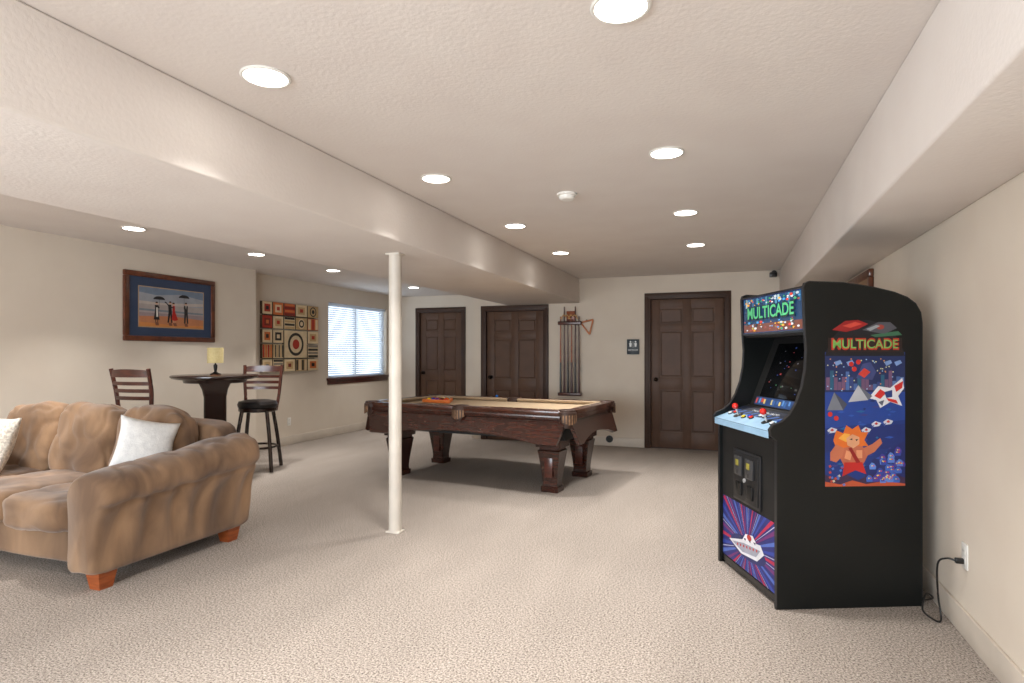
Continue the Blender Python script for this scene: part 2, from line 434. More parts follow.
# ------------------------------------------------------------------ framed painting (left wall)
b = B('framed_painting')
F = frame((XL+.002, 4.90, 1.795), (0, 1, 0), (0, 0, 1), (1, 0, 0))
hw, hh = .565, .36
M_frame = mat('frame_wood', (104, 56, 34), .3, col2=(74, 38, 24), scale=12, coat=.3)
b.box((-hw+.02, -hh+.02, 0), (hw-.02, hh-.02, .02), M_blackm, M=F)
for (a, c, e, f) in ((-hw, hw, -hh, -hh+.055), (-hw, hw, hh-.055, hh), (-hw, -hw+.055, -hh+.055, hh-.055), (hw-.055, hw, -hh+.055, hh-.055)):
    b.box((a, e, 0), (c, f, .035), M_frame, M=F, bev=.008)
G = F @ T(0, 0, .02)
b.rect(-.512, -.307, .512, .307, C(48, 64, 92), G, 1)
b.rect(-.41, -.215, .41, .215, C(176, 150, 120), G, 2)
iw, ih = .40, .205
b.rect(-iw, -ih, iw, ih, C(112, 128, 148), G, 3)
b.flat([(-iw, .02), (iw, .0), (iw, .12), (.1, .16), (-.2, .13), (-iw, .15)], C(154, 158, 166), G, 3.4)
b.flat([(-iw, .06), (-.1, .05), (iw, .08), (iw, .05), (0, .02), (-iw, .03)], C(188, 176, 168), G, 3.7)
b.rect(-iw, -.07, iw, .03, C(168, 158, 154), G, 4)
b.flat([(-iw, -.02), (iw, -.03), (iw, -.05), (-iw, -.04)], C(120, 130, 140), G, 4.4)
b.rect(-iw, -ih, iw, -.07, C(188, 124, 86), G, 4)
b.flat([(-iw, -.10), (0, -.085), (iw, -.11), (iw, -.06), (-iw, -.06)], C(150, 134, 136), G, 5)
b.flat([(-iw, -ih), (iw, -ih), (iw, -.17), (.1, -.185), (-iw, -.16)], C(206, 134, 72), G, 5)
bkk = C(26, 24, 28); redd = C(176, 36, 30); skn = C(206, 160, 132); wht = C(220, 216, 208)
def head(x, z, r=.015):
    b.disc((x, z), r, skn, G, 7, 14); b.flat([(x-r, z+.002), (x+r, z+.002), (x+r*.7, z+r*1.1), (x-r*.7, z+r*1.1)], C(44, 28, 20), G, 7.5)
def umbrella(x, z, s=.07):
    b.flat([(x+s*math.cos(math.pi*k/10), z+s*.5*math.sin(math.pi*k/10)) for k in range(11)], bkk, G, 9)
    b.rect(x-.0015, z-.11, x+.0015, z, bkk, G, 8.5)
umbrella(-.17, .085)
head(-.20, .045); b.flat([(-.222, .025), (-.178, .025), (-.182, -.03), (-.165, -.13), (-.235, -.13), (-.218, -.03)], bkk, G, 7)
b.flat([(-.205, .0), (-.188, .0), (-.182, -.10), (-.205, -.10)], wht, G, 7.4)
b.flat([(-.182, .02), (-.165, .0), (-.168, -.01), (-.188, .0)], bkk, G, 7.6)
for dx in (-.012, .012): b.rect(-.2+dx-.004, -.155, -.2+dx+.004, -.13, bkk, G, 7)
head(-.035, .06); head(.005, .05)
b.flat([(-.062, .042), (-.022, .042), (-.016, -.04), (-.008, -.155), (-.026, -.155), (-.034, -.06), (-.052, -.155), (-.07, -.155), (-.056, -.04)], bkk, G, 7)
b.flat([(-.006, .03), (.022, .03), (.024, -.03), (.062, -.12), (.02, -.135), (-.018, -.12), (-.006, -.03)], redd, G, 7.2)
b.rect(.004, -.155, .010, -.13, skn, G, 7.2); b.rect(.022, -.152, .028, -.13, skn, G, 7.2)
b.flat([(-.06, .04), (-.085, .065), (-.105, .07), (-.105, .06), (-.085, .05), (-.056, .02)], bkk, G, 7.8)
b.flat([(-.03, .02), (.01, .015), (.012, .004), (-.03, .008)], bkk, G, 7.8)
umbrella(.14, .125)
head(.165, .062); b.flat([(.14, .042), (.19, .042), (.188, -.04), (.196, -.155), (.178, -.155), (.168, -.06), (.158, -.155), (.14, -.155), (.144, -.04)], bkk, G, 7)
b.flat([(.16, .042), (.170, .042), (.166, .0)], wht, G, 7.4); b.flat([(.142, .03), (.136, .02), (.138, .0), (.150, .01)], bkk, G, 7.5)
for x in (-.20, -.035, .02, .165): b.flat([(x-.02, -.156), (x+.02, -.156), (x+.03, -.19), (x-.01, -.19)], C(126, 80, 60), G, 6)
b.done()

# framed picture on right wall
b = B('framed_picture')
F = frame((XR-.002, 5.72, 1.60), (0, -1, 0), (0, 0, 1), (-1, 0, 0))
hw, hh = .55, .345
b.box((-hw+.02, -hh+.02, 0), (hw-.02, hh-.02, .018), M_blackm, M=F)
for (a, c, e, f) in ((-hw, hw, -hh, -hh+.06), (-hw, hw, hh-.06, hh), (-hw, -hw+.06, -hh+.06, hh-.06), (hw-.06, hw, -hh+.06, hh-.06)):
    b.box((a, e, 0), (c, f, .035), M_frame, M=F, bev=.008)
b.rect(-hw+.06, -hh+.06, hw-.06, hh-.06, C(150, 120, 90), F @ T(0, 0, .018), 1)
b.rect(-hw+.13, -hh+.13, hw-.13, hh-.13, C(90, 110, 120), F @ T(0, 0, .018), 2)
b.done()

# ------------------------------------------------------------------ abstract block art
b = B('abstract_wall_art')
F = frame((XL2+.002, 6.42, 1.045), (0, 1, 0), (0, 0, 1), (1, 0, 0))
cr = C(222, 200, 162, .6); tn = C(196, 164, 116, .6); rd = C(176, 52, 34, .6); bk = C(40, 34, 32, .6); gy = C(132, 122, 110, .6); dr = C(120, 40, 28, .6); og = C(206, 112, 56, .6); ed = C(92, 76, 60, .6)
def pan(x, z, w, h, base, fn=None):
    b.box((x, z, .005), (x+w, z+h, .045), ed, M=F, bev=.003)
    P = F @ T(x, z, .045)
    b.rect(.003, .003, w-.003, h-.003, base, P, 1)
    if fn: fn(P, w, h)
def sq(c1, c2):
    def f(P, w, h):
        b.rect(w*.2, h*.2, w*.8, h*.8, c1, P, 2); b.rect(w*.36, h*.36, w*.64, h*.64, c2, P, 3)
    return f
def ci(c1, c2, c3):
    def f(P, w, h):
        r = min(w, h)
        b.disc((w/2, h/2), r*.42, c1, P, 2, 28); b.disc((w/2, h/2), r*.32, c2, P, 3, 28); b.disc((w/2, h/2), r*.18, c3, P, 4, 28)
    return f
def st(c1, c2, hor=True, k=4):
    def f(P, w, h):
        for i in range(k):
            c = c1 if i % 2 else c2
            if hor: b.rect(.012, h*(i+.15)/k, w-.012, h*(i+.85)/k, c, P, 2)
            else: b.rect(w*(i+.15)/k, .012, w*(i+.85)/k, h-.012, c, P, 2)
    return f
xs = [0, .20, .42, .66, .92, 1.18]
zs = [0, .19, .40, .60, .79, .98]
g = .014
spec = {
 (0, 0): (cr, sq(tn, gy)), (1, 0): (cr, st(bk, gy)), (2, 0): (cr, sq(tn, dr)), (3, 0): (tn, st(cr, bk, False)), (4, 0): (cr, sq(og, bk)),
 (0, 1): (tn, st(og, rd, False)), (1, 1): (cr, st(bk, tn, False, 6)), (4, 1): (cr, st(gy, bk)),
 (0, 2): (cr, sq(og, bk)), (1, 2): (cr, sq(bk, cr)), (4, 2): (cr, sq(tn, rd)),
 (0, 3): (rd, sq(dr, og)), (1, 3): (cr, sq(tn, rd)), (2, 3): (cr, st(bk, tn)), (3, 3): (tn, ci(cr, bk, cr)), (4, 3): (og, st(rd, cr, False, 3)),
 (0, 4): (cr, sq(rd, bk)), (1, 4): (og, sq(cr, rd)), (2, 4): (rd, st(og, dr)), (3, 4): (cr, sq(tn, rd)), (4, 4): (tn, ci(bk, tn, bk)),
}
for (i, j), (ba, fn) in spec.items():
    pan(xs[i]+g/2, zs[j]+g/2, xs[i+1]-xs[i]-g, zs[j+1]-zs[j]-g, ba, fn)
pan(xs[2]+g/2, zs[1]+g/2, xs[4]-xs[2]-g, zs[3]-zs[1]-g, cr, ci(bk, cr, rd))
for z in (.2, .5, .8): b.box((.05, z-.012, 0), (1.13, z+.012, .008), bk, M=F)
b.done()

# ------------------------------------------------------------------ pool table
b = B('pool_table')
L, Wd = 1.19, .655
zt = .79
b.box((-1.08, -.54, .50), (1.08, .54, .735), M_blackm)
b.box((-1.10, -.56, .735), (1.10, .56, .748), M_felt)
gap = .085
def rail(x0, x1, yo, yi, sgn):
    b.box((x0, min(yo, yi), .742), (x1, max(yo, yi), zt), M_cherryr, bev=.007)
    yc = yi-.045*sgn
    F = frame((x0+.01, 0, 0), (0, 1, 0), (0, 0, 1), (1, 0, 0))
    b.prism([(yi, .748), (yi, zt-.002), (yc, zt-.006), (yc, zt-.018), (yi-.02*sgn, .748)], x1-x0-.02, M_felt, M=F)
    n = 3
    for k in range(n):
        xx = x0+(x1-x0)*(k+1)/(n+1); b.disc((xx, (yo+yi)/2), .009, C(230, 222, 200), T(0, 0, zt), 1, 12)
for sg in (-1, 1):
    rail(-L+gap, -.062, sg*Wd, sg*(Wd-.11), sg); rail(.062, L-gap, sg*Wd, sg*(Wd-.11), sg)
def railx(sg):
    xo = sg*L; xi = sg*(L-.11)
    b.box((min(xo, xi), -Wd+gap, .742), (max(xo, xi), Wd-gap, zt), M_cherryr, bev=.007)
    xc = xi-.045*sg
    F = frame((0, -Wd+gap+.01, 0), (1, 0, 0), (0, 0, 1), (0, -1, 0)) 
    b.prism([(xi, .748), (xi, zt-.002), (xc, zt-.006), (xc, zt-.018), (xi-.02*sg, .748)], -(2*(Wd-gap)-.02), M_felt, M=F)
    for k in range(3): b.disc(((xo+xi)/2, (-.5+.5*k)*.6), .009, C(230, 222, 200), T(0, 0, zt), 1, 12)
railx(1); railx(-1)
for px, py in ((-1, -1), (1, -1), (-1, 1), (1, 1), (0, -1), (0, 1)):
    cx = px*(L-.072); cy = py*(Wd-.072) if px else py*(Wd-.062)
    b.lathe([(.056, -.16), (.072, -.04), (.082, -.01), (.082, .0), (.074, .006), (.060, .002), (.056, -.03), (.045, -.14)], M_leather, c=(cx, cy, zt), n=24, caps=False)
    b.lathe([(0, -.06), (.057, -.06)], M_blackm, c=(cx, cy, zt), n=24, caps=False)
    ang0 = math.atan2(py, px) if px else math.pi/2*py
    for k in range(-6, 7):
        a = ang0+k*.15; rr = .089
        x, y = cx+rr*math.cos(a), cy+rr*math.sin(a)
        b.box((-.008, -.004, -.085-.012*math.cos(k*.5)), (.008, .004, -.01), M_fringe if abs(k) % 2 else M_leather, M=T(x, y, zt-.03) @ R(math.degrees(a)+90, 'Z'))
    b.lathe([(.078, -.052), (.09, -.052), (.092, -.02), (.08, -.012)], M_leather, c=(cx, cy, zt), n=24, caps=False)
for sg in (-1, 1):
    b.box((-L+.11, sg*(Wd-.02)-.018, .70), (L-.11, sg*(Wd-.02)+.018, .745), M_cherry, bev=.008)
    b.box((sg*(L-.02)-.018, -Wd+.11, .70), (sg*(L-.02)+.018, Wd-.11, .745), M_cherry, bev=.008)
def apron(half, M):
    pts = [(-half, .0), (half, .0)]
    N = 24
    lower = []
    for k in range(N+1):
        u = 1-2*k/N; x = half*.93*u
        au = abs(u)
        z = -.255 if au > .80 else -.255+.075*math.sin((.80-au)/.80*math.pi/2)**.7
        lower.append((x, z))
    b.prism(pts+lower, .035, M_cherry, M=M, bev=0)
    b.box((-half*.86, -.06, -.008), (half*.86, -.045, 0), M_redwood, M=M, bev=.003)
tilt = 20
for sg in (-1, 1):
    F = T(0, sg*(Wd-.035), .72) @ R(0 if sg < 0 else 180, 'Z') @ R(90-0, 'X')
    apron(L-.05, F @ R(-tilt, 'X') @ T(0, 0, -.035))
    F = T(sg*(L-.035), 0, .72) @ R(90 if sg > 0 else -90, 'Z') @ R(90, 'X')
    apron(Wd-.05, F @ R(-tilt, 'X') @ T(0, 0, -.035))
for sx in (-1, 1):
    for sy in (-1, 1):
        cx, cy = sx*.90, sy*.40
        rows = []
        for z, h in ((0, .085), (.05, .088), (.055, .074), (.09, .072), (.16, .078), (.34, .104), (.39, .112), (.40, .098), (.42, .098), (.425, .125), (.56, .13)):
            rows.append([Vector((cx+a*h, cy+c*h, z)) for a, c in ((-1, -.9), (-.9, -1), (.9, -1), (1, -.9), (1, .9), (.9, 1), (-.9, 1), (-1, .9))])
        b.rows(rows, M_cherry)
        for s2 in (-1, 1):
            b.box((cx-.04, cy+s2*.098-.004, .14), (cx+.04, cy+s2*.098+.004, .33), M_redwood, bev=.003)
pool = b.done(loc=(-2.43, 6.0, 0), rz=math.radians(-7), ang=30)

b = B('billiard_ball_rack')
ballc = [(240, 190, 30), (30, 60, 160), (200, 40, 30), (90, 40, 120), (230, 110, 30), (30, 110, 60), (120, 30, 30), (20, 20, 20), (240, 190, 30), (240, 240, 235), (200, 40, 30), (230, 110, 30), (240, 120, 40), (30, 110, 60), (235, 235, 230)]
k = 0
for r in range(5):
    for c in range(r+1):
        b.sphere((r*.05, (c-r/2)*.0575, .0285), .0285, C(*ballc[k], .15), n=14); k += 1
P = [(-.075, 0), (.245, -.185), (.245, .185)]
for i in range(3):
    p, q = Vector(P[i]+(0,)), Vector(P[(i+1) % 3]+(0,)); d = (q-p); an = math.degrees(math.atan2(d.y, d.x))
    b.box((0, -.007, .003), (d.length, .007, .040), C(226, 120, 50, .4), M=T(p.x, p.y, 0) @ R(an, 'Z'), bev=.004)
b.done(loc=(-3.22, 6.10, .7485), rz=math.radians(20))
b = B('billiard_chalk'); b.box((-.012, -.012, 0), (.012, .012, .022), C(40, 110, 190, .8), bev=.002); b.done(loc=(-2.6, 6.63, zt+.001))

# ------------------------------------------------------------------ cue rack
b = B('cue_rack')
cxr = -2.165; yy = YB-.034
for z, h in ((1.72, .05), (.70, .045)):
    b.box((-.17, -.075, z), (.17, .03, z+h), M_redwood, M=T(cxr, yy, 0), bev=.006)
b.box((-.06, .008, 1.77), (.06, .03, 1.92), M_orangewood, M=T(cxr, yy, 0), bev=.006)
M_cuel = C(206, 160, 104, .3); M_cued = C(70, 26, 22, .3)
for k in range(6):
    x = cxr-.135+.054*k
    top = 1.98 if k in (1, 4) else 1.84
    b.cyl((x, yy-.04, .745), (x, yy-.04, 1.18), .0155, M_cued if k % 2 else C(30, 26, 28, .3), r1=.012, n=12)
    b.cyl((x, yy-.04, 1.18), (x, yy-.04, top if k not in (2, 3) else 1.8), .012, M_cued if k % 3 else M_orangewood, r1=.008, n=12)
for dx in (-.06, .05):
    b.tube([(cxr+dx-.07, yy-.05, 1.80), (cxr+dx-.03, yy-.05, 1.86), (cxr+dx, yy-.05, 1.84), (cxr+dx+.03, yy-.05, 1.86), (cxr+dx+.07, yy-.05, 1.80)], .008, M_cuel)
tc_ = (cxr+.26, yy-.0, 1.70)
P = [Vector((tc_[0]-.11, yy+.005, tc_[2]+.05)), Vector((tc_[0]+.07, yy+.005, tc_[2]+.09)), Vector((tc_[0]+.02, yy+.005, tc_[2]-.12))]
for i in range(3): b.cyl(P[i], P[(i+1) % 3], .012, C(196, 120, 70, .4), n=10)
b.cyl((tc_[0]-.02, yy+.03, tc_[2]+.085), (tc_[0]-.02, yy-.02, tc_[2]+.085), .007, M_knob, n=8)
b.done()

# ------------------------------------------------------------------ pub table + stools + lamp
b = B('pub_table')
b.lathe([(0, 1.035), (.36, 1.035), (.405, 1.045), (.425, 1.06), (.425, 1.072), (.41, 1.08), (0, 1.08)], M_espresso, n=48)
b.lathe([(0, 1.0), (.30, 1.0), (.31, 1.035), (0, 1.035)], M_espresso, n=40)
rows = []
for z, h in ((.10, .13), (.16, .115), (.30, .105), (.85, .105), (.93, .12), (1.0, .15)):
    rows.append([Vector((a*h, c*h, z)) for a, c in ((-1, -.85), (-.85, -1), (.85, -1), (1, -.85), (1, .85), (.85, 1), (-.85, 1), (-1, .85))])
b.rows(rows, M_espresso)
b.lathe([(0, 0), (.30, 0), (.31, .02), (.29, .045), (.24, .06), (.20, .10), (0, .10)], M_espresso, n=40)
b.done(loc=(-5.10, 4.88, 0), rz=.75)

b = B('table_lamp')
b.lathe([(0, 0), (.05, 0), (.055, .012), (.03, .02), (.012, .035), (.018, .07), (.02, .10), (.008, .115), (.008, .14), (0, .14)], M_black, caps=False)
M_shade = mat('lamp_shade', (206, 190, 140), .8, col2=(196, 178, 126), scale=60, emit=.08)
b.lathe([(.078, .125), (.078, .285), (.075, .285), (.075, .125)], M_shade, n=32, caps=False)
b.lathe([(0, .20), (.076, .20)], M_shade, n=32, caps=False)
b.done(loc=(-5.08, 4.86, 1.081))
b = B('drink_coaster'); b.lathe([(0, 0), (.045, 0), (.045, .006), (0, .006)], C(120, 70, 40), n=24, caps=False); b.done(loc=(-4.93, 4.72, 1.081))

def stool(loc, rz):
    b = B('bar_stool')
    b.lathe([(0, .70), (.19, .70), (.205, .715), (.21, .745), (.195, .775), (.12, .79), (0, .792)], M_seat, n=36)
    b.lathe([(0, .66), (.185, .66), (.20, .67), (.20, .70), (0, .70)], M_espresso, n=36)
    for sx in (-1, 1):
        b.tube([(sx*.13, -.13, .67), (sx*.165, -.17, .40), (sx*.20, -.215, .012)], .021, M_espresso, n=8)
        b.tube([(sx*.13, .13, .67), (sx*.165, .17, .40), (sx*.20, .225, .012)], .021, M_espresso, n=8)
        b.tube([(sx*.165, .13, .66), (sx*.18, .185, .80), (sx*.195, .205, .98), (sx*.205, .245, 1.17)], .018, M_redwood, n=8)
    ring = [(.185*math.cos(a)*1.1, .19*math.sin(a)*1.1, .27) for a in [2*math.pi*k/24 for k in range(25)]]
    b.tube(ring, .012, M_espresso, n=8, sub=2)
    for z, h, y in ((1.125, .06, .238), (1.04, .032, .222), (.975, .032, .208), (.91, .032, .20)):
        rows = []
        for k in range(13):
            u = -1+2*k/12; x = .20*u; yy_ = y+.035*(1-u*u)
            hh_ = h/2+(.012*(1-u*u) if h > .05 else 0)
            rows.append([Vector((x, yy_-.008, z-h/2)), Vector((x, yy_+.008, z-h/2)), Vector((x, yy_+.010, z+hh_)), Vector((x, yy_-.006, z+hh_))])
        b.rows(rows, M_redwood)
    return b.done(loc=loc, rz=rz)
stool((-4.96, 5.33, 0), math.radians(28))
stool((-4.98, 4.05, 0), math.radians(185))

# ------------------------------------------------------------------ arcade cabinet
b = B('arcade_cabinet')
W = .735
side = [(0, 0), (0, .86), (-.03, .885), (-.035, .915), (-.02, .935), (.03, .955), (.07, .99), (.105, 1.05), (.135, 1.13), (.152, 1.22), (.158, 1.32), (.150, 1.42), (.142, 1.64), (.150, 1.662), (.17, 1.67), (.35, 1.665), (.50, 1.645), (.62, 1.618), (.69, 1.592), (.735, 1.56), (.762, 1.515), (.77, 1.46), (.77, 0)]
SF = frame((0, 0, 0), (1, 0, 0), (0, 0, 1), (0, -1, 0))     # local xy -> (t,z), normal -y
b.prism(side, -.02, M_cab, M=SF)
b.prism(side, -.02, M_cab, M=T(0, W-.02, 0) @ SF)
body = [(.018, .02), (.018, .86), (.16, .93), (.20, .985), (.36, 1.40), (.17, 1.40), (.155, 1.42), (.152, 1.645), (.35, 1.65), (.50, 1.63), (.62, 1.603), (.69, 1.577), (.73, 1.54), (.755, 1.46), (.755, .02)]
b.prism(body, -(W-.04), M_blackm, M=T(0, .02, 0) @ SF)
M_tm = mat('edge_molding', (32, 32, 34), .35)
for y in (-.0015, W-.0215):
    pts = side
    for p, q in zip(pts, pts[1:]):
        d = Vector((q[0]-p[0], 0, q[1]-p[1])); ln = d.length
        if ln < 1e-3: continue
        an = math.degrees(math.atan2(d.z, d.x))
        b.box((-.001, 0, -.0015), (ln+.001, .023, .0025), M_tm, M=T(p[0], y, p[1]) @ R(-an, 'Y'))
cp = [(-.028, .868), (-.032, .905), (.185, .985), (.185, .88), (.02, .868)]
b.prism(cp, -(W-.044), M_blackm, M=T(0, .022, 0) @ SF)
sl = math.atan2(.08, .217)
CP = frame((-.032, W-.022, .905), (0, -1, 0), (math.cos(sl), 0, math.sin(sl)), (-math.sin(sl), 0, math.cos(sl)))
cw = W-.044
b.rect(0, 0, cw, .125, C(140, 176, 204), CP, 1)
b.rect(0, .105, cw, .20, C(24, 30, 48), CP, 2)
for k in range(9):
    b.flat([(k*cw/9, .105), (k*cw/9+.04, .105), (k*cw/9+.075, .15), (k*cw/9+.05, .15)], C(60, 96, 160), CP, 3)
b.text('MULTI ARCADE', cw/2, .165, .30, .018, C(240, 245, 250), CP, 4)
for x, c in ((.17, (210, 40, 30)), (.52, (210, 40, 30))):
    b.cyl((x, .08, 0), (x, .08, .004), .03, M_black, M=CP); b.cyl((x, .08, 0), (x, .08, .05), .005, C(190, 190, 190, .2), M=CP)
    b.sphere((x, .08, .06), .018, C(*c, .15), M=CP)
for x, y, c in ((.26, .07, (230, 200, 40)), (.30, .09, (40, 90, 200)), (.34, .08, (230, 60, 40)), (.60, .07, (240, 240, 240)), (.64, .09, (40, 90, 200)), (.06, .08, (240, 240, 240)), (.09, .10, (230, 60, 40)), (.42, .12, (240, 240, 240)), (.38, .12, (240, 240, 240))):
    b.cyl((x, y, 0), (x, y, .007), .015, M_black, M=CP, n=16); b.cyl((x, y, .007), (x, y, .013), .0115, C(*c, .2), M=CP, n=16)
CF = frame((-.0325, W-.022, .868), (0, -1, 0), (0, 0, 1), (-1, 0, 0))
b.rect(0, 0, cw, .036, C(150, 186, 214), CF, 1)
ms = math.atan2(.415, .16)
MP = frame((.20, W-.022, .985), (0, -1, 0), (math.cos(ms), 0, math.sin(ms)), (-math.sin(ms), 0, math.cos(ms)))
M_screen = mat('monitor_glass', (6, 7, 9), .08, spec=.25)
b.box((.0, 0, .0), (cw, .44, .006), M_blackm, M=MP)
b.box((.09, .06, .006), (cw-.09, .40, .012), M_screen, M=MP, bev=.004)
b.rect(.05, .005, cw-.05, .055, C(40, 70, 120), MP @ T(0, 0, .006), 1)
random.seed(21)
for k in range(18):
    x = .06+random.random()*(cw-.14); b.rect(x, .012+random.random()*.02, x+.02, .04+random.random()*.01, C(*random.choice([(90, 140, 200), (200, 80, 60), (220, 200, 120), (60, 100, 160)])), MP @ T(0, 0, .006), 2+k*.05)
SP = MP @ T(.09, .06, .012)
for k in range(28):
    x = random.uniform(.04, cw-.22); y = random.uniform(.03, .31); r = random.uniform(.003, .007)
    b.rect(x, y, x+r*2, y+r, C(*random.choice([(40, 70, 150), (150, 50, 50), (60, 120, 80), (120, 120, 130)]), .3, .2), SP, .5)
GP = frame((.17, W-.022, 1.398), (0, -1, 0), (1, 0, 0), (0, 0, -1))
for k in range(10): b.rect(.2, .03+k*.012, cw-.2, .036+k*.012, C(50, 50, 52), GP, 1)
# marquee
MQ = frame((.156, W-.024, 1.425), (0, -1, 0), (-.015, 0, 1), (-1, 0, -.015))
mw, mh = W-.048, .215
E = .28
b.box((0, 0, -.004), (mw, mh, .003), C(24, 40, 84, .2, .4), M=MQ)
MQ2 = MQ @ T(0, 0, .003)
b.rect(.006, .006, mw-.006, mh-.006, C(24, 54, 88, .25, E), MQ2, 1)
b.rect(.006, .006, mw-.006, .055, C(110, 60, 44, .25, E), MQ2, 2)
random.seed(4)
for k in range(24):
    x = .01+k*(mw-.02)/24; h = random.uniform(.02, .06)
    b.rect(x, mh-.01-h, x+.022, mh-.008, C(*random.choice([(50, 100, 140), (70, 130, 160), (30, 70, 110), (160, 190, 200)]), .25, E), MQ2, 2)
cols = [(212, 60, 44), (220, 224, 228), (226, 170, 60), (70, 150, 210), (60, 160, 90), (150, 70, 60), (40, 60, 70), (190, 200, 210)]
for k in range(110):
    x = random.uniform(.03, mw-.03); y = random.choice([random.uniform(.015, .07), random.uniform(.165, .2)])
    r = random.uniform(.005, .014); n = random.choice([3, 4, 5, 6]); a0 = random.random()*6
    b.flat([(x+r*math.cos(a0+6.283*i/n)*1.4, y+r*math.sin(a0+6.283*i/n)*.6) for i in range(n)], C(*random.choice(cols), .25, E), MQ2, 3+k*.06)
b.text('MULTICADE', mw/2, .118, mw*.80, .085, C(16, 40, 30, .25, E), MQ2, 11, bold=.05)
b.text('MULTICADE', mw/2, .12, mw*.78, .07, C(80, 180, 120, .25, E), MQ2, 12, bold=.02)
b.box((-.004, -.012, -.004), (mw+.004, 0, .008), M_black, M=MQ); b.box((-.004, mh, -.004), (mw+.004, mh+.01, .008), M_black, M=MQ)
# front panel art
FP = frame((.018, W-.02, 0), (0, -1, 0), (0, 0, 1), (-1, 0, 0))
fw = W-.04
a0_, a1_ = .06, .425
b.rect(.012, a0_, fw-.012, a1_, C(34, 40, 116), FP, 1)
cx, cy = fw*.50, .20
x0, x1 = .012, fw-.012
def hit(a):
    dx, dy = math.cos(a), math.sin(a); t = 9
    if dx > 1e-6: t = min(t, (x1-cx)/dx)
    if dx < -1e-6: t = min(t, (x0-cx)/dx)
    if dy > 1e-6: t = min(t, (a1_-cy)/dy)
    if dy < -1e-6: t = min(t, (a0_-cy)/dy)
    return (cx+dx*t, cy+dy*t)
rc = [(180, 36, 74), (44, 66, 156), (80, 108, 190), (110, 42, 110)]
for k in range(40):
    a = 2*math.pi*k/40
    b.flat([(cx, cy), hit(a), hit(a+.065)], C(*rc[k % 4]), FP, 2)
    if k % 3 == 0: b.flat([(cx, cy), hit(a+.10), hit(a+.115)], C(190, 192, 220), FP, 2.5)
b.disc((cx, cy-.01), .22, C(34, 42, 100), FP, 3, 30, sy=.28)
b.flat([(cx-.24, cy-.02), (cx-.05, cy+.03), (cx+.16, cy+.06), (cx+.20, cy+.02), (cx+.12, cy-.04), (cx-.08, cy-.06)], C(225, 226, 232), FP, 4)
b.flat([(cx-.20, cy-.022), (cx-.04, cy+.012), (cx+.16, cy+.03), (cx+.11, cy-.02), (cx-.06, cy-.045)], C(160, 164, 180), FP, 5)
b.flat([(cx-.06, cy+.025), (cx-.02, cy+.07), (cx+.07, cy+.085), (cx+.12, cy+.05)], C(232, 232, 238), FP, 5.5)
b.disc((cx+.03, cy+.062), .028, C(196, 60, 50), FP, 7, 20, sy=.6)
for k in range(7): b.disc((cx-.12+.04*k, cy-.018+.006*k), .008, C(200, 50, 40), FP, 7, 12)
for k in range(4): b.flat([(cx-.1+.06*k, cy+.035+.006*k), (cx-.07+.06*k, cy+.04+.006*k), (cx-.075+.06*k, cy+.025+.006*k)], C(60, 66, 90), FP, 8)
# coin door
b.box((.18, .445, 0), (.52, .745, .012), C(34, 34, 36, .4), M=FP, bev=.004)
b.box((.195, .46, .012), (.505, .73, .018), C(22, 22, 24, .5), M=FP, bev=.003)
for x in (.235, .375):
    b.box((x, .60, .018), (x+.09, .71, .032), C(60, 60, 62, .35), M=FP, bev=.004)
    b.box((x+.026, .655, .032), (x+.064, .69, .036), C(150, 140, 60, .3), M=FP, bev=.002)
    b.box((x+.042, .61, .032), (x+.048, .63, .034), M_blackm, M=FP)
    b.box((x+.01, .485, .018), (x+.08, .56, .028), C(14, 14, 14, .5), M=FP, bev=.004)
b.cyl((.35, .58, .018), (.35, .58, .026), .012, C(170, 170, 170, .2), M=FP, n=14)
b.box((0, .02, 0), (fw, .055, .004), M_black, M=FP)
# side art (near side)
SA = frame((0, 0, 0), (1, 0, 0), (0, 0, 1), (0, -1, 0)) 
def S(px, py): return (.2524+(px-825)*.00532, 1.3-(py-354)*.00513)
def sp(pts, c, layer): b.flat([S(*p) for p in pts], C(*c, .3), SA, layer*.6)
def sd(px, py, r, c, layer, sy=1, n=20): b.disc(S(px, py), r*.0053, C(*c, .3), SA, layer*.6, n, sy)
sp([(825, 486), (905, 486), (905, 352), (825, 352)], (24, 52, 124), 1)
sp([(825, 392), (905, 388), (905, 420), (825, 428)], (32, 66, 146), 1.4)
sp([(825, 430), (905, 424), (905, 448), (825, 452)], (26, 46, 112), 1.5)
random.seed(9)
for k in range(46):   # painted clouds / nebula streaks in the printed art
    x = random.uniform(828, 892); y = random.uniform(394, 470); w_ = random.uniform(3, 10)
    sp([(x, y), (x+w_*.5, y-1.4), (x+w_, y-.4), (x+w_*.6, y+1)], random.choice([(44, 84, 170), (20, 40, 98), (60, 60, 130), (30, 96, 150)]), 1.8+k*.01)
arc = [(826+78*i/14, 352-32*math.sin(math.pi*i/14)**.6) for i in range(15)]
sp([(825, 356)]+arc+[(905, 356)], (20, 22, 30), 1.2)
sp([(832, 330), (845, 321), (858, 320), (868, 324), (858, 329), (846, 332)], (150, 30, 32), 2)
sp([(842, 326), (855, 322), (862, 324), (850, 328)], (200, 70, 56), 2.4)
sp([(862, 330), (878, 322), (890, 322), (897, 328), (884, 334)], (80, 80, 88), 2.2); sd(880, 327, 4, (150, 60, 50), 2.6, .6)
sp([(866, 329), (876, 325), (880, 326), (870, 331)], (150, 156, 160), 2.8)
sp([(870, 335), (898, 331), (902, 335), (875, 337)], (60, 110, 80), 2.2)
sp([(828, 338), (902, 338), (902, 352), (828, 352)], (40, 26, 24), 2)
b.text('MULTICADE', *S(865, 344), .36, .062, C(184, 50, 38, .3), SA, 3, bold=.05)
